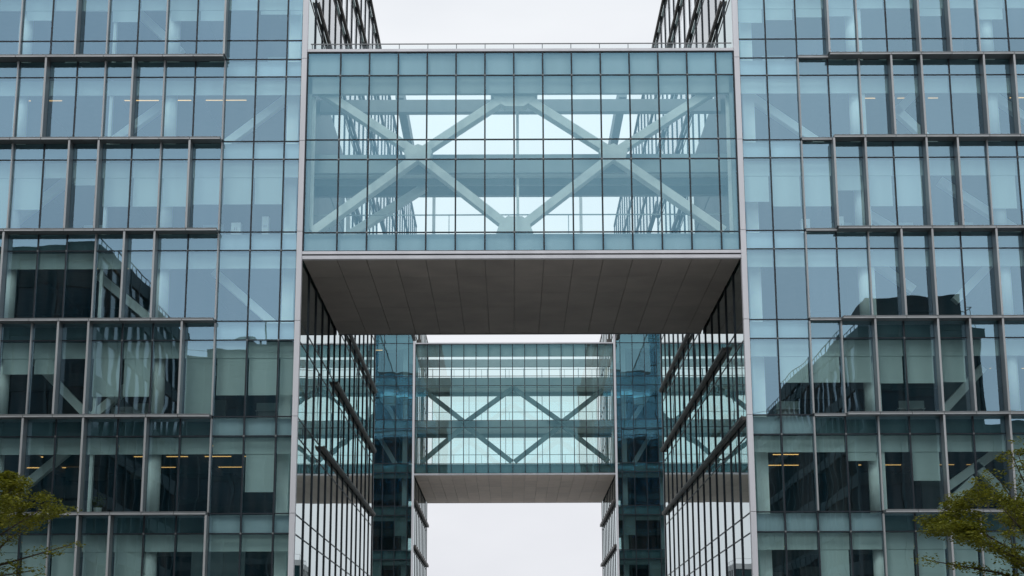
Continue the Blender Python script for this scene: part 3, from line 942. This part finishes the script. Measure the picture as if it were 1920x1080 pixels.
# ------------------------------------------------------------------ things inside the offices
def desk(label, x, y, z, wd=1.5, cat='desk'):
    d = thing('office_desk', label, cat, (x, y, z), 'desks standing at the office windows')
    bx('desktop', M['white'], d, x-wd/2, x+wd/2, y-0.35, y+0.35, z+0.7, z+0.74)
    for sx in (-1, 1):
        bx('leg', M['metal'], d, x+sx*(wd/2-0.08)-0.03, x+sx*(wd/2-0.08)+0.03, y-0.3, y+0.3, z, z+0.7)
    bx('desk_screen', M['blind'], d, x-wd/2+0.05, x+wd/2-0.05, y-0.34, y-0.31, z+0.745, z+1.12)
    bx('modesty_panel', M['white'], d, x-wd/2+0.1, x+wd/2-0.1, y-0.05, y-0.03, z+0.3, z+0.7)

def cabinet(label, x, y, z, wd, h):
    c = thing('cabinet', label, 'cabinet', (x, y, z), 'white cabinets behind the office glass')
    bx('carcass', M['white'], c, x-wd/2, x+wd/2, y-0.2, y+0.25, z, z+h)
    for sx in (-1, 1):
        d = bx('door', M['white'], c, x+sx*wd/4-wd/4+0.01, x+sx*wd/4+wd/4-0.01, y-0.22, y-0.2, z+0.04, z+h-0.02)
        bx('handle', M['metal'], d, x+sx*0.05-0.01, x+sx*0.05+0.01, y-0.25, y-0.22, z+h*0.5, z+h*0.5+0.14)

cabinet('low white cabinet under a blind two bays from the left block corner', -14.2, 84.6, 24.65, 0.5, 0.85)
cabinet('tall slim white cabinet beside the corner column of the left block', -12.7, 84.7, 24.65, 0.35, 1.2)
cabinet('white cabinet under a lowered blind near the right block corner', 15.3, 84.6, 24.65, 0.45, 0.95)
cabinet('white cabinet one bay right of another in the right block', 17.1, 84.7, 24.65, 0.4, 1.1)
cabinet('long low pale cabinet behind the diagonal brace in the left block', -19.3, 86.0, 15.15, 2.4, 0.95)
NTH = ['corner', 'second', 'third', 'fourth', 'fifth', 'sixth', 'seventh', 'eighth', 'ninth', 'tenth']
for s_, side in ((-1, 'left'), (1, 'right')):
    for f, where, bays in ((7, 'topmost storey', (1, 3, 5, 6, 8)), (5, 'storey of the near bridge', (3, 5, 7)), (3, 'third storey from below', (1, 5))):
        for k in bays:
            xx = (GRID[s_][k]+GRID[s_][k-1])/2
            desk('white desk behind the %s bay window of the %s block, %s' % (NTH[k], side, where), xx, YF+2.9, FL[f]+0.0, 1.2 + 0.1*(k % 3))
def plant(label, x, y, z):
    p = thing('potted_plant', label, 'plant', (x, y, z))
    m = MB(); m.tube((x, y, z), (x, y, z+0.4), 0.16, 0.22, 14); m.build('pot', M['white'], p)
    me, tone = leaf_cloud([((x, y, z+0.75), (0.32, 0.32, 0.4), 260)], 0.1, 5)
    link_leaves('foliage', me, tone, p)

def leaf_cloud(blobs, size, seed, droop=0.25):
    rnd = random.Random(seed)
    v, f, tone = [], [], []
    for (c, r, n) in blobs:
        for _ in range(n):
            while True:
                q = Vector((rnd.uniform(-1, 1), rnd.uniform(-1, 1), rnd.uniform(-1, 1)))
                if q.length <= 1 and q.length > rnd.random()*0.75: break
            p = Vector(c) + Vector((q.x*r[0], q.y*r[1], q.z*r[2]))
            a = rnd.uniform(0, 2*math.pi)
            d = Vector((math.cos(a), math.sin(a), rnd.uniform(-0.7, 0.25))).normalized()
            sd = d.cross(Vector((0, 0, 1)))
            sd = (sd + Vector((0, 0, rnd.uniform(-0.7, 0.7)))).normalized()
            s = size*rnd.uniform(0.6, 1.25)
            k = len(v)
            nrm = d.cross(sd)
            v += [tuple(p), tuple(p+d*s*0.45+sd*s*0.42+nrm*s*0.06), tuple(p+d*s), tuple(p+d*s*0.45-sd*s*0.42+nrm*s*0.06)]
            f += [(k, k+1, k+2), (k, k+2, k+3)]
            t = rnd.random()
            tone += [t]*4
    me = bpy.data.meshes.new('leaves')
    me.from_pydata(v, [], f)
    at = me.attributes.new('tone', 'FLOAT', 'POINT')
    at.data.foreach_set('value', tone)
    me.update()
    return me, tone

def link_leaves(name, me, tone, parent, kind=None):
    o = world_loc(parent)
    me.transform(Matrix.Translation(-o))
    return link(name, me, M['leaf'], parent, o, kind=kind)

plant('small green potted plant behind the lower left block window beside a pale post', -20.55, 84.3, 10.37)

# ------------------------------------------------------------------ trees in front
def grow(rnd, m, p, d, ln, r, lvl, tips, spread=0.75):
    """a bent limb in three pieces that forks; collects the twig ends"""
    for k in range(3):
        d2 = (d + Vector((rnd.uniform(-.22, .22), rnd.uniform(-.22, .22), rnd.uniform(-.08, .16)))).normalized()
        q = p + d2*(ln/3)
        r2 = r*0.86
        m.tube(p, q, r, r2, 7 if lvl < 2 else 5)
        p, d, r = q, d2, r2
        if lvl >= 1 and k >= 1: tips.append((Vector(p), lvl))
    if lvl >= 4:
        tips.append((Vector(p), lvl)); return
    for k in range(3 if lvl < 2 else 2 + (rnd.random() < 0.5)):
        a = rnd.uniform(0, 2*math.pi)
        s_ = Vector((math.cos(a), math.sin(a), rnd.uniform(-0.15, 0.45)))
        dd = (d*(1-spread*0.55) + s_*spread*0.7).normalized()
        grow(rnd, m, p, dd, ln*rnd.uniform(0.6, 0.82), r*0.62, lvl+1, tips, spread)

def tree(label, x, y, h, seed, leaf_n, extra=()):
    rnd = random.Random(seed)
    t = thing('street_tree', label, 'tree', (x, y, 0), 'small trees in front of the blocks')
    m = MB(); tips = []
    p = Vector((x, y, 0))
    d = Vector((0.03, 0.0, 1))
    q = p + Vector((0.08, 0, h*0.42))
    m.tube(p, q, 0.17, 0.12, 12)
    for k in range(5):
        a = 2*math.pi*(k+rnd.random()*0.6)/5
        dd = Vector((math.cos(a)*0.75, math.sin(a)*0.75, 0.85+rnd.uniform(-.25, .35))).normalized()
        grow(rnd, m, q, dd, h*0.25, 0.07, 1, tips)
    for (ex, ey, ez, ln) in extra:          # longer limbs seen reaching out
        e = Vector((ex, ey, ez))
        st = q + Vector((0, 0, 0.6))
        mid = (st+e)/2 + Vector((0, 0, 0.25))
        m.tube(st, mid, 0.06, 0.035, 6); m.tube(mid, e, 0.035, 0.012, 5)
        for k in range(ln):
            u = 0.35+0.65*k/max(1, ln-1)
            c = (mid.lerp(e, (u-0.5)*2) if u > 0.5 else st.lerp(mid, u*2))
            tips.append((c + Vector((rnd.uniform(-.15, .15), rnd.uniform(-.3, .3), rnd.uniform(-.05, .1))), 4))
    m.build('trunk', M['bark'], t, smooth=True)
    blobs = []
    for c, lvl in tips:
        if lvl < 2 or rnd.random() < 0.12: continue
        k = 1.0 if lvl >= 3 else 0.7
        blobs.append((c, (0.40*k*rnd.uniform(.7, 1.3), 0.40*k*rnd.uniform(.7, 1.3), 0.15*rnd.uniform(.7, 1.4)), int(leaf_n*rnd.uniform(.5, 1.4))))
    me, tone = leaf_cloud(blobs, 0.10, seed+1)
    link_leaves('crown', me, tone, t)
    print('tree', len(blobs), len(me.polygons))
    return t

tree('olive green leafy tree in front of the left block at the bottom left corner', -18.2, 52, 8.9, 11, 84,
     [(-13.3, 51.6, 6.15, 8), (-14.3, 51.5, 7.2, 6), (-14.4, 51.8, 5.4, 7), (-15.2, 52.2, 8.1, 6), (-14.9, 51.6, 4.6, 8), (-15.6, 51.4, 5.6, 8), (-16.0, 51.8, 7.0, 8)])
tree('olive green leafy tree in front of the right block at the bottom right corner', 16.9, 52, 8.9, 23, 80,
     [(12.6, 51.7, 5.6, 8), (13.5, 51.5, 6.5, 6), (13.6, 52.2, 7.0, 6), (15.5, 51.6, 8.9, 6), (14.2, 51.5, 4.9, 8), (15.0, 51.6, 5.6, 8), (14.6, 51.4, 7.5, 8), (15.3, 51.5, 8.8, 8), (15.9, 51.6, 9.3, 7), (14.9, 51.9, 8.2, 7), (16.0, 51.7, 6.6, 7), (13.6, 51.6, 4.5, 7)])
